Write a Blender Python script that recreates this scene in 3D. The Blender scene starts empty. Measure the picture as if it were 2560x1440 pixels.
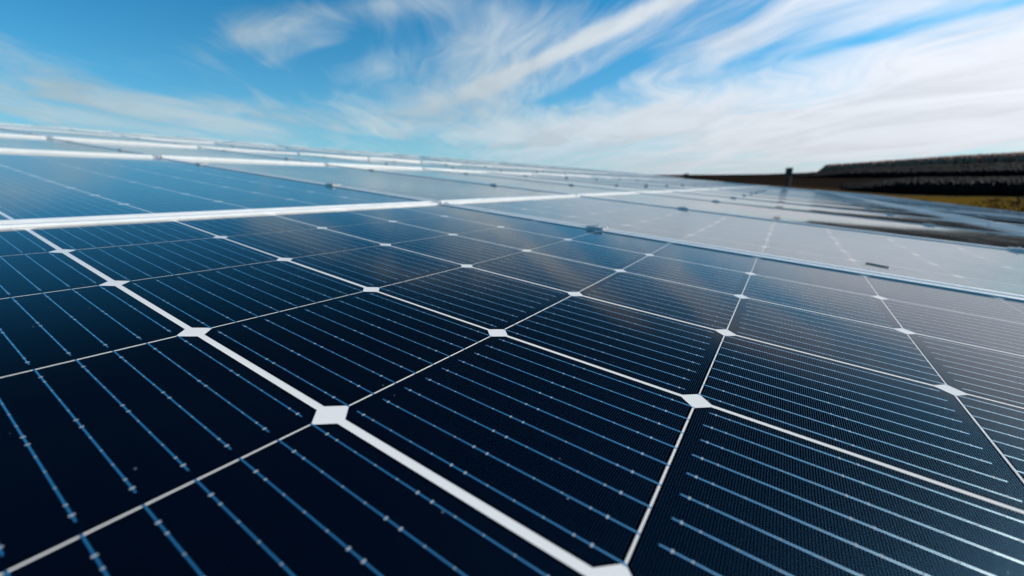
import bpy, bmesh, math, random
from mathutils import Vector, Matrix, noise
R = math.radians
random.seed(7)
sc = bpy.context.scene
COL = sc.collection

# ------------------------------------------------------------------ camera
PITCH = 14.745
cam = bpy.data.cameras.new('camera')
cam.sensor_width = 36.0
cam.lens = 14.694
cam.clip_start = 0.01
cam.clip_end = 20000.0
cam.dof.use_dof = True
cam.dof.focus_distance = 0.34
cam.dof.aperture_fstop = 5.4
camo = bpy.data.objects.new('camera', cam)
COL.objects.link(camo)
camo.location = (0, 0, 0)
camo.rotation_euler = (R(90 - PITCH), 0, 0)
sc.camera = camo

# ------------------------------------------------------------------ world: sky with cirrus
SUN_AZ, SUN_EL = 74.0, 27.0
world = bpy.data.worlds.new('World')
sc.world = world
world.use_nodes = True
world.cycles.sampling_method = 'MANUAL'
world.cycles.sample_map_resolution = 512


class NT:
    """small helper to wire shader nodes"""
    def __init__(self, tree):
        self.t = tree; self.n = tree.nodes; self.l = tree.links

    def new(self, typ, **kw):
        nd = self.n.new(typ)
        for k, v in kw.items():
            setattr(nd, k, v)
        return nd

    def put(self, sock, v):
        if hasattr(v, 'is_output'):
            self.l.new(v, sock)
        elif v is not None:
            sock.default_value = v

    def m(self, op, a, b=None, c=None, clamp=False):
        nd = self.new('ShaderNodeMath', operation=op, use_clamp=clamp)
        for i, v in enumerate((a, b, c)):
            if v is not None:
                self.put(nd.inputs[i], v)
        return nd.outputs[0]

    def ss(self, x, lo, hi, to0=0.0, to1=1.0):
        nd = self.new('ShaderNodeMapRange', interpolation_type='SMOOTHSTEP')
        for i, v in enumerate((x, lo, hi, to0, to1)):
            self.put(nd.inputs[i], v)
        return nd.outputs[0]

    def xyz(self, x=0.0, y=0.0, z=0.0):
        nd = self.new('ShaderNodeCombineXYZ')
        for i, v in enumerate((x, y, z)):
            self.put(nd.inputs[i], v)
        return nd.outputs[0]

    def noise(self, vec, scale=1.0, detail=4.0, rough=0.55, dist=0.0, out=0):
        nd = self.new('ShaderNodeTexNoise')
        self.put(nd.inputs['Vector'], vec)
        nd.inputs['Scale'].default_value = scale
        nd.inputs['Detail'].default_value = detail
        nd.inputs['Roughness'].default_value = rough
        nd.inputs['Distortion'].default_value = dist
        return nd.outputs[out]

    def mix(self, fac, a, b, blend='MIX'):
        nd = self.new('ShaderNodeMix', data_type='RGBA', blend_type=blend)
        nd.clamp_factor = True
        self.put(nd.inputs[0], fac)
        for s, v in ((nd.inputs[6], a), (nd.inputs[7], b)):
            if isinstance(v, tuple):
                s.default_value = (v[0], v[1], v[2], 1)
            else:
                self.l.new(v, s)
        return nd.outputs[2]


def build_world():
    w = NT(world.node_tree)
    bg = w.n['Background']
    sky = w.new('ShaderNodeTexSky', sky_type='NISHITA', sun_disc=False)
    sky.sun_elevation = R(SUN_EL); sky.sun_rotation = R(SUN_AZ)
    sky.altitude = 300; sky.air_density = 1.0; sky.dust_density = 0.6; sky.ozone_density = 2.0
    # clear, deep winter blue
    sep = w.new('ShaderNodeSeparateColor'); w.put(sep.inputs[0], sky.outputs[0])
    comb = w.new('ShaderNodeCombineColor')
    w.put(comb.inputs[0], w.m('MULTIPLY', sep.outputs[0], 0.055))
    w.put(comb.inputs[1], w.m('MULTIPLY', sep.outputs[1], 0.93))
    w.put(comb.inputs[2], w.m('MULTIPLY', sep.outputs[2], 1.28))
    blue = comb.outputs[0]
    tc = w.new('ShaderNodeTexCoord')
    d = w.new('ShaderNodeSeparateXYZ'); w.put(d.inputs[0], tc.outputs['Generated'])
    dx, dy, dz = d.outputs
    up = w.m('MAXIMUM', dz, 0.0)
    zz = w.m('ADD', up, 0.09)
    px = w.m('DIVIDE', dx, zz); py = w.m('DIVIDE', dy, zz)
    A = R(-9)
    ca, sa = math.cos(A), math.sin(A)
    s = w.m('SUBTRACT', w.m('MULTIPLY', px, ca), w.m('MULTIPLY', py, sa))
    t = w.m('ADD', w.m('MULTIPLY', px, sa), w.m('MULTIPLY', py, ca))

    def st(az, el):
        a, e = R(az), R(el)
        X, Y, Z = math.sin(a) * math.cos(e), math.cos(a) * math.cos(e), math.sin(e) + 0.09
        X, Y = X / Z, Y / Z
        return X * ca - Y * sa, X * sa + Y * ca
    # slow warp of the cloud deck
    wv = w.xyz(w.m('MULTIPLY', s, 0.55), w.m('MULTIPLY', t, 0.30), 3.1)
    warp = w.new('ShaderNodeSeparateColor'); w.put(warp.inputs[0], w.noise(wv, 1.0, 3.0, 0.5, 0.0, 1))
    ws = w.m('MULTIPLY', w.m('SUBTRACT', warp.outputs[0], 0.5), 2.2)
    wt = w.m('MULTIPLY', w.m('SUBTRACT', warp.outputs[1], 0.5), 2.0)
    s2 = w.m('ADD', s, ws); t2 = w.m('ADD', t, wt)
    fib = w.noise(w.xyz(w.m('MULTIPLY', s2, 1.9), w.m('MULTIPLY', t2, 0.50), 0.7), 1.0, 7.0, 0.58, 0.7)
    fine = w.noise(w.xyz(w.m('MULTIPLY', s2, 6.0), w.m('MULTIPLY', t2, 1.7), 5.7), 1.0, 7.0, 0.62, 0.9)
    big = w.noise(w.xyz(w.m('MULTIPLY', s, 0.42), w.m('MULTIPLY', t, 0.22), 9.3), 1.0, 2.0, 0.5)
    # the deck thickens towards the sun's side of the sky
    bank = w.ss(s, -2.2, 3.2, -0.05, 0.22)
    dens = w.m('ADD', w.m('ADD', fib, w.m('MULTIPLY', w.m('SUBTRACT', fine, 0.5), 0.46)), bank)
    dens = w.m('ADD', dens, w.m('MULTIPLY', w.m('SUBTRACT', big, 0.5), 0.35))
    # single banks and gaps of the deck: azimuth/elevation of two ends, half-width, weight
    for (a1, e1, a2, e2, wd, k) in CLOUDS:
        s1, t1 = st(a1, e1); s3, t3 = st(a2, e2)
        L = math.hypot(s3 - s1, t3 - t1) + 1e-6
        ux, uy = (s3 - s1) / L, (t3 - t1) / L
        rs = w.m('SUBTRACT', w.m('ADD', s, w.m('MULTIPLY', ws, 0.20)), s1)
        rt = w.m('SUBTRACT', w.m('ADD', t, w.m('MULTIPLY', wt, 0.20)), t1)
        al = w.m('ADD', w.m('MULTIPLY', rs, ux), w.m('MULTIPLY', rt, uy))
        ac = w.m('SUBTRACT', w.m('MULTIPLY', rt, ux), w.m('MULTIPLY', rs, uy))
        ex = w.m('MAXIMUM', w.m('MAXIMUM', w.m('MULTIPLY', al, -1.0), w.m('SUBTRACT', al, L)), 0.0)
        q = w.m('ADD', w.m('POWER', w.m('ABSOLUTE', w.m('DIVIDE', ac, wd)), 2.0),
                w.m('POWER', w.m('DIVIDE', ex, max(wd * 1.6, 0.25 * L)), 2.0))
        g = w.m('MULTIPLY', w.m('EXPONENT', w.m('MULTIPLY', q, -1.0)), k)
        dens = w.m('ADD', dens, g)
    # thin cirrus ahead and towards the sun; overhead and behind the sky is open
    dens = w.m('SUBTRACT', dens, w.ss(dz, 0.25, 0.45, 0.0, 0.55))
    dens = w.m('SUBTRACT', dens, w.ss(w.m('MULTIPLY', dy, -1.0), -0.15, 0.75, 0.0, 0.30))
    veil = w.m('POWER', w.ss(dens, 0.30, 1.0), 1.1)
    # light scattered forward by the ice towards the sun
    sx, sy, sz = (math.sin(R(SUN_AZ)) * math.cos(R(SUN_EL)), math.cos(R(SUN_AZ)) * math.cos(R(SUN_EL)), math.sin(R(SUN_EL)))
    dt = w.m('ADD', w.m('ADD', w.m('MULTIPLY', dx, sx), w.m('MULTIPLY', dy, sy)), w.m('MULTIPLY', dz, sz))
    fw = w.m('POWER', w.m('MAXIMUM', w.m('ADD', w.m('MULTIPLY', dt, 0.5), 0.5), 0.0), 3.0)
    bright = w.m('ADD', CL0, w.m('MULTIPLY', fw, CL1))
    fold = w.noise(w.xyz(w.m('MULTIPLY', s2, 1.1), w.m('MULTIPLY', t2, 0.55), 14.2), 1.3, 5.0, 0.6, 0.5)
    bright = w.m('MULTIPLY', bright, w.ss(fold, 0.28, 0.66, 0.80, 1.06))
    cl = w.new('ShaderNodeCombineColor')
    w.put(cl.inputs[0], w.m('MULTIPLY', bright, w.m('ADD', 0.80, w.m('MULTIPLY', fw, 0.22))))
    w.put(cl.inputs[1], w.m('MULTIPLY', bright, 0.975))
    w.put(cl.inputs[2], w.m('MULTIPLY', bright, 1.03))
    col = w.mix(w.m('MULTIPLY', veil, 0.93), blue, cl.outputs[0])
    # pale air near the horizon
    hz = w.m('MULTIPLY', w.m('EXPONENT', w.m('MULTIPLY', up, -8.5)), HZ)
    hk = w.ss(fw, 0.0, 0.62)
    hcol = w.mix(hk, (4.3, 6.4, 7.9), (6.3, 6.2, 6.8))
    col = w.mix(hz, col, hcol)
    w.put(bg.inputs[0], col)
    bg.inputs[1].default_value = SKY_STRENGTH


SKY_STRENGTH = 0.10
CL0, CL1, HZ = 5.6, 5.8, 0.80
CLOUDS = [
    (-2.0, 11.5, 17.7, 18.4, 0.10, 0.42),      # the feathered streak in the middle
    (-9.0, 9.0, -2.0, 11.2, 0.20, 0.14),
    (6.0, 9.6, 15.0, 12.6, 0.14, -0.34),       # blue lane beside it
    (17.0, 13.2, 26.0, 16.2, 0.14, -0.20),
    (24.0, 11.0, 33.0, 14.2, 0.10, -0.12),
    (-42.0, 13.0, -33.0, 19.0, 0.50, -0.34),   # open blue, upper left
    (-21.5, 13.2, -13.0, 16.0, 0.22, -0.24),
    (-40.0, 8.8, -22.0, 10.2, 0.40, -0.20),
    (-30.0, 14.4, -20.0, 18.2, 0.24, 0.23),    # patch of veil
    (-27.2, 12.1, -22.0, 14.2, 0.075, 0.17),    # its bright hook
    (-50.0, 12.0, -44.0, 8.5, 0.20, 0.28),
    (-34.0, 11.8, -30.5, 14.0, 0.10, 0.06),
    (-17.0, 18.2, -11.0, 19.0, 0.12, 0.16),     # pale veils at the left
    (-50.0, 6.8, -36.0, 5.2, 0.8, 0.28),
    (-33.0, 6.6, -17.0, 4.6, 0.20, -0.24),     # thin blue lane low on the left
    (-20.0, 6.6, 0.0, 5.0, 0.8, 0.20),
    (-12.5, 10.5, -10.5, 14.0, 0.12, -0.18),
    (14.0, 6.9, 47.5, 10.6, 0.55, 0.19),       # the white bank on the sun's side
    (29.0, 4.6, 60.0, 7.5, 1.2, 0.22),
    (30.0, 14.0, 42.0, 15.5, 0.22, 0.18),
    (33.5, 12.2, 46.0, 13.9, 0.085, -0.22),    # gap in the bank
    (8.0, 6.0, 22.0, 6.6, 0.7, 0.20),
    (16.0, 24.0, 44.0, 20.5, 0.24, -0.38),     # clear above the bank
    (-46.0, 16.0, -30.0, 23.0, 0.35, -0.25),
    (42.0, 4.2, 64.0, 8.0, 1.3, 0.34),
    (-44.0, 7.6, -30.0, 6.2, 0.30, 0.16),
]
build_world()

# ------------------------------------------------------------------ sun
sl = bpy.data.lights.new('sun', 'SUN')
sl.energy = 5.0
sl.angle = R(0.53)
sl.color = (1.0, 0.93, 0.83)
so = bpy.data.objects.new('sun', sl)
COL.objects.link(so)
so.rotation_euler = (R(90 - SUN_EL), 0, R(180 - SUN_AZ))

sc.view_settings.view_transform = 'Standard'
sc.view_settings.look = 'None'
sc.view_settings.gamma = 1.0
sc.view_settings.exposure = 0.0
sc.view_settings.use_curve_mapping = False
sc.render.engine = 'CYCLES'
sc.cycles.max_bounces = 6

# ------------------------------------------------------------------ helpers
def tag(o, label=None, cat=None, group=None, kind=None):
    if label: o['label'] = label
    if cat: o['category'] = cat
    if group: o['group'] = group
    if kind: o['kind'] = kind
    return o


def link(name, data, parent=None, loc=None):
    o = bpy.data.objects.new(name, data)
    COL.objects.link(o)
    if parent is not None:
        o.parent = parent
    if loc is not None:
        o.location = loc
    return o


def mesh(name, verts, faces, mats, smooth=False, normals=None, fmat=None):
    me = bpy.data.meshes.new(name)
    me.from_pydata([tuple(v) for v in verts], [], faces)
    for m in (mats if isinstance(mats, (list, tuple)) else [mats]):
        me.materials.append(m)
    if fmat:
        for p, i in zip(me.polygons, fmat):
            p.material_index = i
    if smooth or normals:
        for p in me.polygons:
            p.use_smooth = True
    me.update()
    if normals:
        me.normals_split_custom_set_from_vertices([tuple(n) for n in normals])
    return me


class MB:
    """collects shapes into one mesh"""
    def __init__(self):
        self.v = []; self.f = []; self.mi = []

    def add(self, vs, fs, mi=0):
        b = len(self.v)
        self.v += [tuple(v) for v in vs]
        self.f += [tuple(i + b for i in f) for f in fs]
        self.mi += [mi] * len(fs)

    def box(self, x0, x1, y0, y1, z0, z1, mi=0):
        vs = [(x, y, z) for z in (z0, z1) for y in (y0, y1) for x in (x0, x1)]
        self.add(vs, [(0, 2, 3, 1), (4, 5, 7, 6), (0, 1, 5, 4), (2, 6, 7, 3), (0, 4, 6, 2), (1, 3, 7, 5)], mi)

    def prism(self, prof, axis, a0, a1, mi=0):
        """closed profile (list of 2D points, counter-clockwise) extruded along axis 'x' or 'y'"""
        n = len(prof)
        def P(a, p):
            return (a, p[0], p[1]) if axis == 'x' else (p[0], a, p[1])
        vs = [P(a0, p) for p in prof] + [P(a1, p) for p in prof]
        fs = [(i, (i + 1) % n, n + (i + 1) % n, n + i) for i in range(n)]
        fs += [tuple(range(n))[::-1], tuple(range(n, 2 * n))]
        self.add(vs, fs, mi)

    def cyl(self, c, r, h, n=12, mi=0, r2=None, rot=0):
        r2 = r if r2 is None else r2
        vs = [(c[0] + r * math.cos(2 * math.pi * i / n + rot), c[1] + r * math.sin(2 * math.pi * i / n + rot), c[2]) for i in range(n)]
        vs += [(c[0] + r2 * math.cos(2 * math.pi * i / n + rot), c[1] + r2 * math.sin(2 * math.pi * i / n + rot), c[2] + h) for i in range(n)]
        fs = [(i, (i + 1) % n, n + (i + 1) % n, n + i) for i in range(n)] + [tuple(range(n))[::-1], tuple(range(n, 2 * n))]
        self.add(vs, fs, mi)

    def mesh(self, name, mats, fix=True, smooth=False):
        me = mesh(name, self.v, self.f, mats, fmat=self.mi, smooth=smooth)
        if fix:
            bm = bmesh.new(); bm.from_mesh(me)
            bmesh.ops.recalc_face_normals(bm, faces=bm.faces)
            bm.to_mesh(me); bm.free()
        return me


# ------------------------------------------------------------------ materials
def principled(name, base=(0.5, 0.5, 0.5), rough=0.5, metal=0.0, spec=0.5):
    m = bpy.data.materials.new(name)
    m.use_nodes = True
    b = m.node_tree.nodes['Principled BSDF']
    b.inputs['Base Color'].default_value = (*base, 1)
    b.inputs['Roughness'].default_value = rough
    b.inputs['Metallic'].default_value = metal
    b.inputs['Specular IOR Level'].default_value = spec
    return m, NT(m.node_tree), b


COAT_IOR = 1.52


def glassed(b, n, dust=True):
    """the bonded solar glass in front of the laminate: a clear, anti-reflex coated layer with a little dust"""
    # porous anti-reflex coating: nearly no reflection face-on, plain glass at grazing angles
    lw = n.new('ShaderNodeLayerWeight')
    lw.inputs['Blend'].default_value = 0.5
    n.put(b.inputs['Coat Weight'], n.ss(lw.outputs['Facing'], 0.575, 0.905, 0.02, 1.0))
    b.inputs['Coat IOR'].default_value = COAT_IOR
    g = n.new('ShaderNodeNewGeometry')
    d = n.noise(g.outputs['Position'], 9.0, 5.0, 0.6)
    n.put(b.inputs['Coat Roughness'], n.ss(d, 0.3, 0.75, 0.045, 0.085))


def dust_mix(n, col):
    """fine grey specks of dust lying on the glass"""
    g = n.new('ShaderNodeNewGeometry')
    vor = n.new('ShaderNodeTexVoronoi', feature='F1')
    n.put(vor.inputs['Vector'], g.outputs['Position'])
    vor.inputs['Scale'].default_value = 75.0
    sp = n.m('LESS_THAN', vor.outputs['Distance'], 0.042)
    rnd = n.new('ShaderNodeSeparateColor'); n.put(rnd.inputs[0], vor.outputs['Color'])
    sp = n.m('MULTIPLY', sp, n.m('GREATER_THAN', rnd.outputs[0], 0.70))
    film = n.noise(g.outputs['Position'], 14.0, 6.0, 0.65)
    film = n.m('MULTIPLY', n.ss(film, 0.45, 0.8), 0.002)
    c = n.mix(film, col, (0.35, 0.34, 0.32))
    return n.mix(n.m('MULTIPLY', sp, 0.40), c, (0.35, 0.40, 0.45))


def mat_cell(fingers):
    m, n, b = principled('silicon_cell' + ('_fingers' if fingers else ''), (0.002, 0.005, 0.014), 0.5, 0, 0.0)
    col = (0.0002, 0.0004, 0.0012)
    if fingers:
        tc = n.new('ShaderNodeTexCoord')
        s = n.new('ShaderNodeSeparateXYZ'); n.put(s.inputs[0], tc.outputs['Object'])
        fr = n.m('FRACT', n.m('DIVIDE', s.outputs[1], 0.00128))
        ln = n.m('LESS_THAN', fr, 0.14)
        ix = n.m('LESS_THAN', n.m('ABSOLUTE', s.outputs[0]), CW / 2 - 0.0013)
        iy = n.m('LESS_THAN', n.m('ABSOLUTE', s.outputs[1]), CH / 2 - 0.0013)
        ic = n.m('LESS_THAN', n.m('ADD', n.m('ABSOLUTE', s.outputs[0]), n.m('ABSOLUTE', s.outputs[1])), (CW + CH) / 2 - CUT - 0.0018)
        inn = n.m('MULTIPLY', n.m('MULTIPLY', ix, iy), ic)
        cc = n.mix(inn, (0.0006, 0.0012, 0.003), col)
        fm = n.m('MULTIPLY', ln, inn)
        cc = n.mix(fm, cc, (0.022, 0.085, 0.155))
        n.put(b.inputs['Metallic'], fm)
        b.inputs['Roughness'].default_value = 0.38
    else:
        cc = n.mix(0.14, col, (0.008, 0.026, 0.046))
    oi = n.new('ShaderNodeObjectInfo')
    cc = n.mix(oi.outputs['Random'], cc, (0.0003, 0.0007, 0.0018), 'ADD') if fingers else cc
    n.put(b.inputs['Base Color'], dust_mix(n, cc))
    glassed(b, n)
    return m


def mat_backsheet():
    m, n, b = principled('white_backsheet', (0.74, 0.74, 0.74), 0.6, 0, 0.0)
    g = n.new('ShaderNodeNewGeometry')
    gr = n.noise(g.outputs['Position'], 900.0, 2.0, 0.5)
    n.put(b.inputs['Base Color'], n.mix(gr, (0.72, 0.69, 0.65), (0.80, 0.765, 0.72)))
    glassed(b, n)
    return m


def mat_ribbon():
    m, n, b = principled('tinned_ribbon', (0.82, 0.90, 0.94), 0.27, 1.0, 0.5)
    glassed(b, n)
    return m


def mat_pad():
    m, n, b = principled('silver_pad', (0.40, 0.42, 0.45), 0.6, 0.0, 0.2)
    glassed(b, n)
    return m


def mat_alu(name='anodised_aluminium', base=0.88):
    m, n, b = principled(name, (base, base, base), 0.38, 0.25, 0.5)
    g = n.new('ShaderNodeNewGeometry')
    a = n.noise(g.outputs['Position'], 40.0, 4.0, 0.6)
    n.put(b.inputs['Base Color'], n.mix(a, (base * 0.92, base * 0.92, base * 0.91), (base, base, base * 0.985)))
    n.put(b.inputs['Roughness'], n.ss(a, 0.3, 0.7, 0.32, 0.5))
    return m


def mat_noise(name, c1, c2, scale, rough=0.9, detail=5.0):
    m, n, b = principled(name, c1, rough, 0, 0.1)
    g = n.new('ShaderNodeNewGeometry')
    a = n.noise(g.outputs['Position'], scale, detail, 0.6)
    n.put(b.inputs['Base Color'], n.mix(n.ss(a, 0.35, 0.65), c1, c2))
    return m


# ------------------------------------------------------------------ the array's own axes (world metres; the lens is at 0,0,0)
AU = Vector((-0.8371087537, 0.5396432229, 0.0896332886))     # up the slope, along a module's long side
AV = Vector((0.5407828639, 0.8410595493, -0.0131426239))     # along the rows
AN = Vector((0.0824792612, -0.0374703410, 0.9958881187))     # square to the glass
AO = Vector((0.0370764443, 0.1154429276, -0.1352602286))
UP, VP = 0.161, 0.161 * 0.98547                               # pitch of the cells, metres
MA = Matrix(((AV.x, AU.x, AN.x, AO.x), (AV.y, AU.y, AN.y, AO.y), (AV.z, AU.z, AN.z, AO.z), (0, 0, 0, 1)))


def on_array(u, v, h=0.0):
    return AO + AU * (u * UP) + AV * (v * VP) + AN * h


NI, NJ = 12, 6
THIN, THICK = 0.0012, 0.0033
CW, CH = VP - THICK, UP - THIN
CUT = 0.0088
PW, PL = 6.135 * VP, 12.2 * UP                                 # module outline
LIP, LIPT, LIPS, FH = 0.0095, 0.0022, 0.0037, 0.035      # lip width, height of long and short lips, frame height
SAG = 0.0060

M_FING = mat_cell(True)
M_CELL = mat_cell(False)
M_BACK = mat_backsheet()
M_RIB = mat_ribbon()
M_PAD = mat_pad()
M_ALU = mat_alu()
M_CLAMP = mat_alu('clamp_aluminium', 0.58)
M_STEEL, _, _ = principled('stainless_bolt', (0.55, 0.55, 0.55), 0.3, 1.0)


def sag(x, y):
    return -SAG * (1 - (2 * x / PW) ** 2) * (1 - (2 * y / PL) ** 2)


def sagn(x, y):
    zx = SAG * (8 * x / PW ** 2) * (1 - (2 * y / PL) ** 2)
    zy = SAG * (8 * y / PL ** 2) * (1 - (2 * x / PW) ** 2)
    return Vector((-zx, -zy, 1)).normalized()


def cell_centre(i, j):
    x = (j - (NJ - 1) / 2) * VP
    x += -0.0014 if j == 0 else 0.0                            # the wider gap beside the first string
    return x, (i - (NI - 1) / 2) * UP


def cell_poly():
    """cut-corner square divided into strips, so that it can bend with the laminate"""
    xs = [-CW / 2, -CW / 2 + CUT, -CW / 6, CW / 6, CW / 2 - CUT, CW / 2]
    ys = [-CH / 2, -CH / 2 + CUT, -CH / 6, CH / 6, CH / 2 - CUT, CH / 2]
    V, F, ix = [], [], {}
    def vid(a, b):
        if (a, b) not in ix:
            ix[(a, b)] = len(V); V.append((xs[a], ys[b]))
        return ix[(a, b)]
    for b in range(5):
        for a in range(5):
            if (a, b) == (0, 0): F.append((vid(1, 0), vid(1, 1), vid(0, 1)))
            elif (a, b) == (4, 0): F.append((vid(4, 0), vid(5, 1), vid(4, 1)))
            elif (a, b) == (0, 4): F.append((vid(0, 4), vid(1, 4), vid(1, 5)))
            elif (a, b) == (4, 4): F.append((vid(4, 4), vid(5, 4), vid(4, 5)))
            else: F.append((vid(a, b), vid(a + 1, b), vid(a + 1, b + 1), vid(a, b + 1)))
    return V, F


CP_V, CP_F = cell_poly()
ZC, ZB, ZR = -0.0003, -0.00037, 0.00016


def cell_mesh(i, j):
    cx, cy = cell_centre(i, j)
    z0 = sag(cx, cy)
    vs = [(x, y, sag(cx + x, cy + y) - z0) for x, y in CP_V]
    return mesh('cell', vs, CP_F, M_FING, normals=[sagn(cx + x, cy + y) for x, y in CP_V])


def sheet_mesh(name, mat, nx, ny, dz):
    hx, hy = PW / 2 - 0.004, PL / 2 - 0.004
    vs, ns = [], []
    for b in range(ny + 1):
        for a in range(nx + 1):
            x, y = -hx + 2 * hx * a / nx, -hy + 2 * hy * b / ny
            vs.append((x, y, sag(x, y) + dz)); ns.append(sagn(x, y))
    fs = [(b * (nx + 1) + a, b * (nx + 1) + a + 1, (b + 1) * (nx + 1) + a + 1, (b + 1) * (nx + 1) + a) for b in range(ny) for a in range(nx)]
    return mesh(name, vs, fs, mat, normals=ns)


def busbar_shape(mb, i, j, k, cx0=0.0, cy0=0.0, z0=0.0, pads=True):
    """one ribbon of a cell with its solder pads"""
    cx, cy = cell_centre(i, j)
    x = cx + (k - 4) * CW / 9
    flip = 1 if j % 2 == 0 else -1                             # strings run up and down in turn
    y_in, y_out = -CH / 2 + 0.0082, CH / 2 + THIN
    y_in += random.uniform(-0.001, 0.001)
    hw = 0.00038
    n = 5
    top, ns = [], []
    for q in range(n + 1):
        yl = (y_in + (y_out - y_in) * q / n) * flip
        y = cy + yl
        for sx in (-hw, hw):
            top.append((x + sx - cx0, y - cy0, sag(x, y) - z0 + ZC + ZR))
    bot = [(p[0], p[1], p[2] - 0.0002) for p in top]
    fs = []
    N = len(top)
    for q in range(n):
        a, b2, c, d2 = 2 * q, 2 * q + 1, 2 * q + 3, 2 * q + 2
        f = (a, b2, c, d2)
        sides = [(a, d2, d2 + N, a + N), (b2, b2 + N, c + N, c)]
        fs += [f if flip > 0 else f[::-1]] + sides
    fs.append((0, N, N + 1, 1)); fs.append((N - 2, N - 1, 2 * N - 1, 2 * N - 2))
    mb.add(top + bot, fs, 0)
    if pads:
        for (yy, pw, ph) in ((-0.420, 1.9, 1.1), (-0.372, 1.3, 0.8), (-0.285, 0.95, 0.6), (-0.195, 0.95, 0.6), (-0.105, 0.95, 0.6), (-0.026, 1.8, 1.0),
                             (0.026, 1.8, 1.0), (0.105, 0.95, 0.6), (0.195, 0.95, 0.6), (0.285, 0.95, 0.6), (0.372, 1.3, 0.8), (0.420, 1.9, 1.1)):
            yl = yy * CH * flip
            y = cy + yl
            a, b2 = pw / 1000 * 0.50, ph / 1000 * 0.42
            z = sag(x, y) - z0 + ZC + ZR + 0.00006
            mb.add([(x - a - cx0, y - b2 - cy0, z), (x + a - cx0, y - b2 - cy0, z), (x + a - cx0, y + b2 - cy0, z), (x - a - cx0, y + b2 - cy0, z)], [(0, 1, 2, 3)], 1)


def frame_meshes():
    """long and short rails: a lip over the glass edge and an outer wall below it"""
    hx, hy = PW / 2, PL / 2
    out = []
    b = 0.0007
    for s in (-1, 1):                                          # long rails along y
        pr = [(hx, -FH), (hx, LIPT - b), (hx - b, LIPT), (hx - LIP, LIPT), (hx - LIP, 0.0001), (hx - 0.002, 0.0001), (hx - 0.002, -FH)]
        if s < 0: pr = [(-x, z) for x, z in pr][::-1]
        mb = MB(); mb.prism(pr, 'y', -hy, hy); out.append(mb.mesh('frame_rail', M_ALU))
    for s in (-1, 1):                                          # short rails along x, butted between
        e = 0.0004
        pr = [(hy, -FH), (hy, LIPS - b), (hy - b, LIPS), (hy - LIP, LIPS), (hy - LIP, 0.0001), (hy - 0.002, 0.0001), (hy - 0.002, -FH)]
        pr = [(y, z - 0.0002) for y, z in pr]
        if s < 0: pr = [(-y, z) for y, z in pr][::-1]
        mb = MB(); mb.prism(pr, 'x', -hx + LIP + e, hx - LIP - e); out.append(mb.mesh('frame_rail', M_ALU))
    return out


FRAME = frame_meshes()
BACK = sheet_mesh('backsheet', M_BACK, 24, 40, ZB)
BACK.name = 'backsheet'
CELLS = {(i, j): cell_mesh(i, j) for i in range(NI) for j in range(NJ)}


def joined_cells(mat):
    V, F, N = [], [], []
    for (i, j) in CELLS:
        cx, cy = cell_centre(i, j)
        b = len(V)
        oct_ = [(-CW / 2, -CH / 2 + CUT), (-CW / 2 + CUT, -CH / 2), (CW / 2 - CUT, -CH / 2), (CW / 2, -CH / 2 + CUT),
                (CW / 2, CH / 2 - CUT), (CW / 2 - CUT, CH / 2), (-CW / 2 + CUT, CH / 2), (-CW / 2, CH / 2 - CUT)]
        V += [(cx + x, cy + y, sag(cx + x, cy + y) + ZC) for x, y in oct_]
        N += [sagn(cx + x, cy + y) for x, y in oct_]
        F.append(tuple(range(b, b + 8)))
    return mesh('cell_field', V, F, mat, normals=N)


FIELD = joined_cells(M_CELL)


def joined_busbars(skip=()):
    mb = MB()
    for (i, j) in CELLS:
        if (i, j) in skip: continue
        for k in range(9):
            busbar_shape(mb, i, j, k, pads=False)
    return mb.mesh('busbar_wiring', [M_RIB, M_PAD], fix=False)


WIRING = joined_busbars()

# ------------------------------------------------------------------ ground and hills
def az_of(x, y):
    return math.degrees(math.atan2(x, y))


def sst(x, a, b):
    t = min(max((x - a) / (b - a), 0.0), 1.0)
    return t * t * (3 - 2 * t)


def lerp_table(x, tab):
    for (x0, y0), (x1, y1) in zip(tab, tab[1:]):
        if x <= x1:
            t = min(max((x - x0) / (x1 - x0), 0), 1)
            return y0 + (y1 - y0) * t * t * (3 - 2 * t)
    return tab[-1][1]


VALLEY = [(20, -2.6), (45, -3.2), (90, -4.2), (150, -4.9), (220, -3.6), (300, 0.2), (400, 5.0), (520, 10.5), (700, 13.0), (1500, 12.0), (4000, 5.0)]
LEVEL = [(20, -2.0), (60, -2.2), (150, -2.0), (300, 0.8), (500, 2.6), (1000, 3.0), (4000, 0.0)]


def ground_z(x, y):
    r = math.hypot(x, y)
    a = az_of(x, y)
    # below the modules the ground runs parallel to them
    gp = (AN.dot(AO) - AN.x * x - AN.y * y) / AN.z - 0.95
    k = sst(a, 24, 46) * (1 - sst(a, 130, 175))
    vz = lerp_table(r, VALLEY)
    if vz > 0: vz *= 1 + 0.030 * min(max(a - 43, -8), 14)
    far = lerp_table(r, LEVEL) * (1 - k) + vz * k
    if r > 60:
        far += (noise.noise(Vector((x * 0.006, y * 0.006, 2.0)))) * min((r - 60) / 200, 1) * 2.0
    b = sst(r, 27, 60)
    return gp * (1 - b) + far * b


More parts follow.
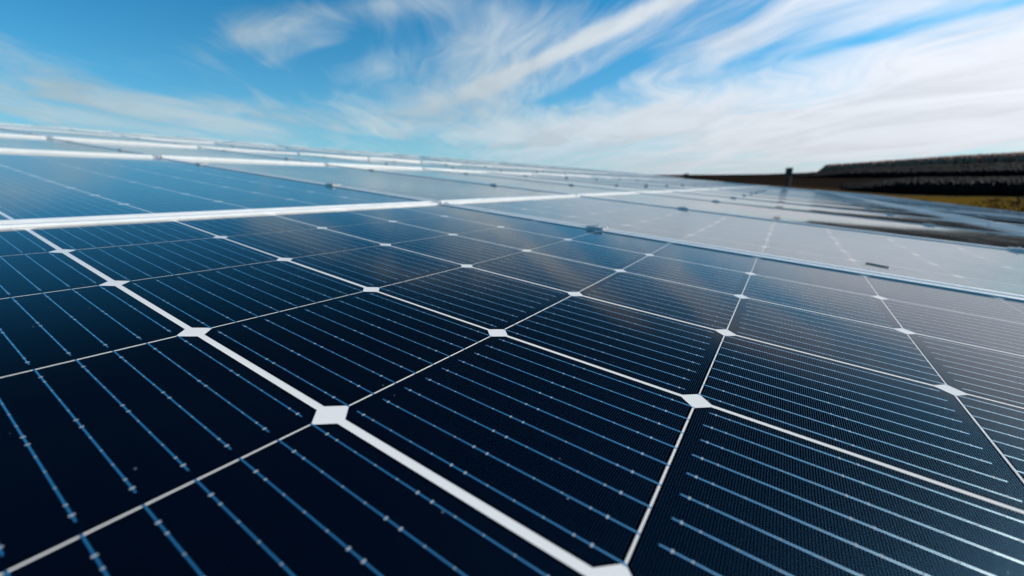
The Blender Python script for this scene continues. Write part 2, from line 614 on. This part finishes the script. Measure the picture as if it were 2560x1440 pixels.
def build_ground():
    rs = [0.0] + [1.5 * (4000 / 1.5) ** (q / 89) for q in range(90)]
    na = 240
    V = [(0, 0, ground_z(0.001, 0.001))]
    for r in rs[1:]:
        for q in range(na):
            a = 2 * math.pi * q / na
            x, y = r * math.sin(a), r * math.cos(a)
            V.append((x, y, ground_z(x, y)))
    F = [(0, 1 + (q + 1) % na, 1 + q) for q in range(na)]
    for p in range(len(rs) - 2):
        for q in range(na):
            b = 1 + p * na; c = 1 + (p + 1) * na
            F.append((b + q, b + (q + 1) % na, c + (q + 1) % na, c + q))
    m, n, bs = principled('winter_ground', (0.05, 0.04, 0.025), 1.0, 0, 0.0)
    g = n.new('ShaderNodeNewGeometry')
    a = n.noise(g.outputs['Position'], 0.035, 6.0, 0.6)
    f = n.noise(g.outputs['Position'], 0.6, 6.0, 0.65)
    s = n.new('ShaderNodeSeparateXYZ'); n.put(s.inputs[0], g.outputs['Position'])
    rr = n.m('SQRT', n.m('ADD', n.m('POWER', s.outputs[0], 2.0), n.m('POWER', s.outputs[1], 2.0)))
    rr = n.m('ADD', rr, n.m('MULTIPLY', n.m('SUBTRACT', a, 0.5), 60.0))
    soil = n.mix(n.ss(f, 0.35, 0.65), (0.060, 0.034, 0.016), (0.120, 0.070, 0.030))
    crop = n.mix(n.ss(f, 0.35, 0.65), (0.095, 0.054, 0.008), (0.15, 0.090, 0.012))
    plough = n.mix(n.ss(f, 0.35, 0.65), (0.014, 0.0095, 0.007), (0.024, 0.016, 0.012))
    side = n.ss(n.m('DIVIDE', s.outputs[0], n.m('MAXIMUM', s.outputs[1], 1.0)), 0.80, 0.90)
    c = n.mix(n.m('MULTIPLY', side, n.m('MULTIPLY', n.ss(rr, 62, 72), n.m('SUBTRACT', 1.0, n.ss(rr, 150, 165)))), soil, crop)
    c = n.mix(n.ss(rr, 165, 190), c, plough)
    n.put(bs.inputs['Base Color'], c)
    return tag(link('ground', mesh('ground', V, [f[::-1] for f in F], m, smooth=True)), kind='structure')


build_ground()

# far woods: masses of crowns nobody could count
def crown(mb, c, rx, rz, rnd, mi=0):
    """a rough, uneven low-poly crown"""
    n1, n2 = 6, 3
    base = len(mb.v)
    vs = [(c[0], c[1], c[2] + rz * rnd.uniform(0.95, 1.1))]
    for q in range(1, n2 + 1):
        th = math.pi * q / (n2 + 1)
        for p in range(n1):
            k = rnd.uniform(0.86, 1.12)
            ph = 2 * math.pi * (p + 0.5 * q) / n1
            vs.append((c[0] + rx * k * math.sin(th) * math.cos(ph), c[1] + rx * k * math.sin(th) * math.sin(ph), c[2] + rz * k * math.cos(th)))
    vs.append((c[0], c[1], c[2] - rz))
    fs = [(0, 1 + p, 1 + (p + 1) % n1) for p in range(n1)]
    for q in range(n2 - 1):
        b, d = 1 + q * n1, 1 + (q + 1) * n1
        fs += [(b + p, d + p, d + (p + 1) % n1, b + (p + 1) % n1) for p in range(n1)]
    b = 1 + (n2 - 1) * n1
    fs += [(b + p, len(vs) - 1, b + (p + 1) % n1) for p in range(n1)]
    mb.add(vs, fs, mi)


def wood(name, label, mat, a0, a1, r0, r1, n, h, seed, w=0.2, taper=0.7, edge=None):
    rnd = random.Random(seed)
    mb = MB()
    for _ in range(n):
        a = rnd.uniform(a0, a1)
        r = rnd.uniform(r0, r1)
        if edge and a < edge(r): continue
        x, y = r * math.sin(R(a)), r * math.cos(R(a))
        z = ground_z(x, y)
        hh = h * rnd.uniform(0.86, 1.06) * (0.3 + 0.7 * sst(a, a0, a0 + taper))
        crown(mb, (x, y, z + hh * 0.55), w * hh * rnd.uniform(0.8, 1.2), hh * 0.5, rnd)
    return tag(link(name, mb.mesh(name, mat, smooth=True)), label, 'woodland', kind='stuff')


M_BARE = mat_noise('bare_twigs', (0.34, 0.16, 0.105), (0.40, 0.19, 0.125), 0.03)
M_CONIF = mat_noise('dark_conifer', (0.0045, 0.006, 0.006), (0.008, 0.010, 0.009), 0.15)
M_SHRUB = mat_noise('brown_shrub', (0.018, 0.012, 0.008), (0.045, 0.028, 0.014), 1.5)
wood('hilltop_wood', 'bare grey brown wood along the top of the hill', M_BARE, 35.2, 80, 470, 590, 14000, 6.3, 1)
wood('conifer_belt', 'dark blue black belt of conifers below the hilltop wood', M_CONIF, 33.0, 80, 318, 390, 11000, 3.3, 2, 0.28, 6.0)
wood('valley_wood', 'black wood in the valley above the yellow field', M_CONIF, 37.5, 80, 168, 226, 9500, 3.5, 3, 0.22, 6.0)

# ------------------------------------------------------------------ solar panels
NCOL = 25
ROWS = {0: (0.026, 0.016), 1: (0.0, 0.0), 2: (0.0018, -0.0027), 3: (0.0060, 0.0080), 4: (0.0205, 0.0330), 5: (0.0345, 0.0400), 6: (0.0410, 0.0410)}
V0, VPITCH, UPITCH = 2.0, 6.25, 12.3
ORD = ['first', 'second', 'third', 'fourth', 'fifth', 'sixth', 'seventh', 'eighth', 'ninth', 'tenth', 'eleventh', 'twelfth', 'thirteenth', 'fourteenth', 'fifteenth',
       'sixteenth', 'seventeenth', 'eighteenth', 'nineteenth', 'twentieth', 'twenty-first', 'twenty-second', 'twenty-third', 'twenty-fourth', 'twenty-fifth']
ROWTXT = {0: 'low right row below the pale strip', 1: 'nearest row under the camera', 2: 'row behind the thick white strip', 3: 'row behind the second white strip',
          4: 'row behind the third white strip', 5: 'second to last row before the sky', 6: 'last row before the sky'}
SPECIAL = {
    (1, 0): 'large foreground solar panel with black cells and white diamonds',
    (1, 1): 'solar panel right behind the foreground one, mirroring pale grey cloud',
    (2, 0): 'blue solar panel at left just behind the thick white strip',
    (2, 1): 'grey blue solar panel behind the white strip, right of the blue one',
}
rj = random.Random(11)
PANEL_M = {}


def panel_matrix(r, c):
    h0, h1 = ROWS[r]
    uc = -1.0 + UPITCH * (r - 1)
    vc = V0 + VPITCH * c
    dz = tx = 0.0
    du = 0.0
    if c != 0:
        dz = rj.uniform(-0.002, 0.002); tx = rj.uniform(-0.0022, 0.0022); du = rj.uniform(-0.02, 0.01)
        if c == 1: dz = 0.0010; tx = 0.0; du = -0.03
    if r > 2: dz *= 1.8
    rise = math.atan2(h1 - h0, PL)
    loc = Matrix.Translation((vc * VP, (uc + du) * UP, (h0 + h1) / 2 + dz))
    return MA @ loc @ Matrix.Rotation(rise, 4, 'X') @ Matrix.Rotation(tx, 4, 'Y')


SINGLE = {(1, 0), (1, 1), (2, 0)}
NEARCELLS = [(i, j) for i in range(NI) for j in range(NJ)]
# the cells that show largest keep every ribbon as an object of its own
ncx = (-0.119 + 1.0) * UP; ncy = (-0.739 - 2.0) * VP
FINE = sorted([c for c in NEARCELLS if c[0] >= 5], key=lambda c: (cell_centre(*c)[0] - ncy) ** 2 + (cell_centre(*c)[1] - ncx) ** 2)[:33]

for r in ROWS:
    for c in range(-1 if r in (1, 2, 3) else 0, NCOL):
        root = link('solar_panel', None)
        root.empty_display_size = 0.2
        PANEL_M[(r, c)] = panel_matrix(r, c)
        root.matrix_world = PANEL_M[(r, c)]
        lab = SPECIAL.get((r, c)) or ('solar panel left of the first one in the %s' % ROWTXT[r] if c < 0 else 'solar panel, %s along the %s' % (ORD[c], ROWTXT[r]))
        tag(root, lab, 'solar panel', 'solar panels of the array')
        for me in FRAME:
            link('frame_rail', me, root)
        link('backsheet', BACK, root)
        if (r, c) in SINGLE:
            for (i, j), me in CELLS.items():
                cx, cy = cell_centre(i, j)
                ce = link('cell', me, root, (cx + rj.gauss(0, 0.00016), cy + rj.gauss(0, 0.00012), sag(cx, cy) + ZC))
                ce.rotation_euler.z = rj.gauss(0, 0.0009)
                if (r, c) == (1, 0) and (i, j) in FINE:
                    for k in range(9):
                        mb = MB()
                        busbar_shape(mb, i, j, k, cx, cy, sag(cx, cy) + ZC)
                        link('busbar', mb.mesh('busbar', [M_RIB, M_PAD], fix=False), ce)
            wm = WIRING
            if (r, c) == (1, 0):
                wm = joined_busbars(skip=set(FINE))
            tag(link('busbar_wiring', wm, root), kind='stuff')
        else:
            tag(link('cell_field', FIELD, root), kind='stuff')

# ------------------------------------------------------------------ mid clamps
def clamp_meshes():
    mb = MB()
    L = 0.020
    t = LIPT + 0.0002
    # hat profile across the gap: flange, web down into the gap, floor, web, flange
    pr = [(-0.016, t), (0.016, t), (0.016, t + 0.0040), (0.0060, t + 0.0040), (0.0055, t + 0.0020), (-0.0055, t + 0.0020), (-0.0060, t + 0.0040), (-0.016, t + 0.0040)]
    mb.prism(pr, 'y', -L, L)
    mb.box(-0.0065, 0.0065, -L, L, -0.030, t - 0.0001)
    body = mb.mesh('clamp_body', M_CLAMP)
    mb = MB()
    mb.cyl((0, 0, t + 0.0021), 0.0054, 0.0012, 16)
    mb.cyl((0, 0, t + 0.0034), 0.0044, 0.0044, 6)
    bolt = mb.mesh('bolt', M_STEEL)
    return body, bolt


CB, BO = clamp_meshes()
SIDE = {-1: 'lower', 1: 'upper'}
for r in (0, 1, 2, 3, 4):
    for c in range(0, 10 if r < 3 else 8):
        if (r, c) not in PANEL_M or (r, c + 1) not in PANEL_M: continue
        for s in (-1, 1):
            P0, P1 = PANEL_M[(r, c)], PANEL_M[(r, c + 1)]
            a = P0 @ Vector((PW / 2, s * 3.08 * UP, 0)); b = P1 @ Vector((-PW / 2, s * 3.08 * UP, 0))
            mid = (a + b) / 2
            root = link('mid_clamp', None)
            root.empty_display_size = 0.05
            rot = P0.to_3x3().to_4x4()
            hi = max((a - mid).dot(AN), (b - mid).dot(AN))
            root.matrix_world = Matrix.Translation(mid + AN * hi) @ rot
            tag(root, '%s clamp on the %s gap, %s' % (SIDE[s], ORD[c], ROWTXT[r]), 'clamp', 'clamps holding the panels')
            link('clamp_body', CB, root)
            link('bolt', BO, root)

# ------------------------------------------------------------------ small things
# dry stalk lying on the second panel
def stalk():
    P = PANEL_M[(1, 1)]
    inv = P.inverted()
    a = inv @ on_array(-1.145, 6.083); b = inv @ on_array(-1.359, 6.002)
    m = mat_noise('dry_stalk', (0.26, 0.18, 0.12), (0.36, 0.26, 0.18), 60.0)
    mb = MB()
    d = (b - a); d.z = 0; L = d.length; d.normalize(); nrm = Vector((-d.y, d.x, 0))
    N = 7; pts = []
    for q in range(N + 1):
        t = q / N
        w = 0.0022 * math.sin(math.pi * min(max(t, 0.06), 0.94)) ** 0.5
        p = a + d * (L * t) + nrm * (0.0018 * math.sin(t * 5))
        z = sag(p.x, p.y) + 0.0001
        pts += [(p.x + nrm.x * w, p.y + nrm.y * w, z), (p.x, p.y, z + 0.0022), (p.x - nrm.x * w, p.y - nrm.y * w, z)]
    fs = []
    for q in range(N):
        k = 3 * q
        fs += [(k, k + 1, k + 4, k + 3), (k + 1, k + 2, k + 5, k + 4), (k + 2, k, k + 3, k + 5)]
    fs += [(0, 2, 1), (3 * N, 3 * N + 1, 3 * N + 2)]
    mb.add(pts, fs)
    o = link('dry_stalk', mb.mesh('dry_stalk', m))
    o.matrix_world = P
    tag(o, 'short brown dry stalk lying on the cloud-grey second panel', 'stalk')


stalk()


def post():
    az = R(32.6)
    D = 31.0
    x, y = D * math.sin(az), D * math.cos(az)
    z = ground_z(x, y)
    top = D * math.tan(R(1.10))
    root = link('equipment_post', None, None, (x, y, z))
    root.rotation_euler = (0, 0, -az)
    H = top - z
    dark, _, _ = principled('dark_green_paint', (0.012, 0.022, 0.024), 0.5)
    wood_m = mat_noise('weathered_wood', (0.16, 0.11, 0.07), (0.26, 0.19, 0.13), 8.0)
    mb = MB(); mb.box(-0.085, 0.005, -0.05, 0.05, -0.2, H - 0.42); link('post', mb.mesh('post', dark), root)
    mb = MB(); mb.box(-0.20, 0.16, -0.14, 0.14, H - 0.42, H - 0.06); link('cabinet', mb.mesh('cabinet', dark), root)
    mb = MB(); mb.prism([(-0.22, H - 0.06), (0.18, H - 0.06), (0.15, H), (-0.19, H)], 'y', -0.17, 0.17); link('cap', mb.mesh('cap', dark), root)
    mb = MB(); mb.cyl((0.115, 0.0, -0.2), 0.05, H - 0.30, 10, r2=0.045); link('timber_stake', mb.mesh('timber_stake', wood_m), root)
    tag(root, 'dark post with a box on top and a pale stake beside it, beyond the panels', 'post')


post()

# shrubs on the rim beyond the array
def shrub(az, D, h, w, label, seed):
    rnd = random.Random(seed)
    x, y = D * math.sin(R(az)), D * math.cos(R(az))
    z = ground_z(x, y)
    root = link('bare_shrub', None, None, (x, y, z))
    tag(root, label, 'shrub', 'shrubs beyond the array')
    mb = MB()
    for _ in range(9):
        a = rnd.uniform(0, 6.283); l = rnd.uniform(0.5, 0.95) * h; k = rnd.uniform(0.1, 0.45) * w
        tip = Vector((k * math.cos(a), k * math.sin(a), l)); b = Vector((0.04 * math.cos(a), 0.04 * math.sin(a), -0.1))
        r0 = 0.035 * h / 2
        vs = []
        for p, rr in ((b, r0), (tip, r0 * 0.25)):
            vs += [(p.x + rr * math.cos(q * 2.094), p.y + rr * math.sin(q * 2.094), p.z) for q in range(3)]
        mb.add(vs, [(0, 1, 4, 3), (1, 2, 5, 4), (2, 0, 3, 5), (3, 4, 5)])
    link('stems', mb.mesh('stems', M_SHRUB), root)
    mb = MB()
    for _ in range(420):
        a = rnd.uniform(0, 6.283); q = rnd.random() ** 0.5
        zz = rnd.uniform(0.18, 1.0)
        k = w * 0.5 * q * math.sin(math.pi * min(zz * 0.8 + 0.15, 0.98)) * rnd.uniform(0.7, 1.15)
        p = Vector((k * math.cos(a), k * math.sin(a), zz * h))
        s = rnd.uniform(0.035, 0.075) * h
        e1 = Vector((rnd.uniform(-1, 1), rnd.uniform(-1, 1), rnd.uniform(-1, 1))).normalized() * s
        e2 = Vector((rnd.uniform(-1, 1), rnd.uniform(-1, 1), rnd.uniform(-1, 1))).normalized() * s * 0.5
        mb.add([p - e1, p + e2, p + e1, p - e2], [(0, 1, 2, 3)])
    tag(link('crown', mb.mesh('crown', M_SHRUB, fix=False), root), kind='stuff')


SHR = [(20.9, 95, 2.3, 5.0, 'low rounded brown shrub on the horizon left of the others'), (21.9, 98, 3.2, 4.6, 'tallest brown shrub on the horizon behind the array'),
       (23.0, 100, 2.5, 5.6, 'low brown shrub right of the tallest one on the horizon'), (24.3, 104, 2.1, 6.4, 'broad flat brown shrub farthest right on the horizon')]
for k, (a, D, h, w, lab) in enumerate(SHR):
    shrub(a, D, h, w, lab, 40 + k)
VSH = [(42.0, 52, 1.0, 3.2), (44.0, 55, 1.3, 4.0), (46.3, 50, 1.1, 3.6), (48.6, 46, 1.6, 4.4), (50.5, 43, 1.8, 4.2), (40.2, 60, 1.0, 3.0)]
VLB = ['second dark brown shrub below the yellow field, left side', 'third dark brown shrub from the left below the yellow field', 'fourth dark brown shrub from the left below the yellow field',
       'fifth dark brown shrub from the left, near the right edge', 'dark brown shrub at the right edge of the picture', 'leftmost dark brown shrub below the yellow field']
for k, (a, D, h, w) in enumerate(VSH):
    shrub(a, D, h, w, VLB[k], 60 + k)

bpy.context.view_layer.update()
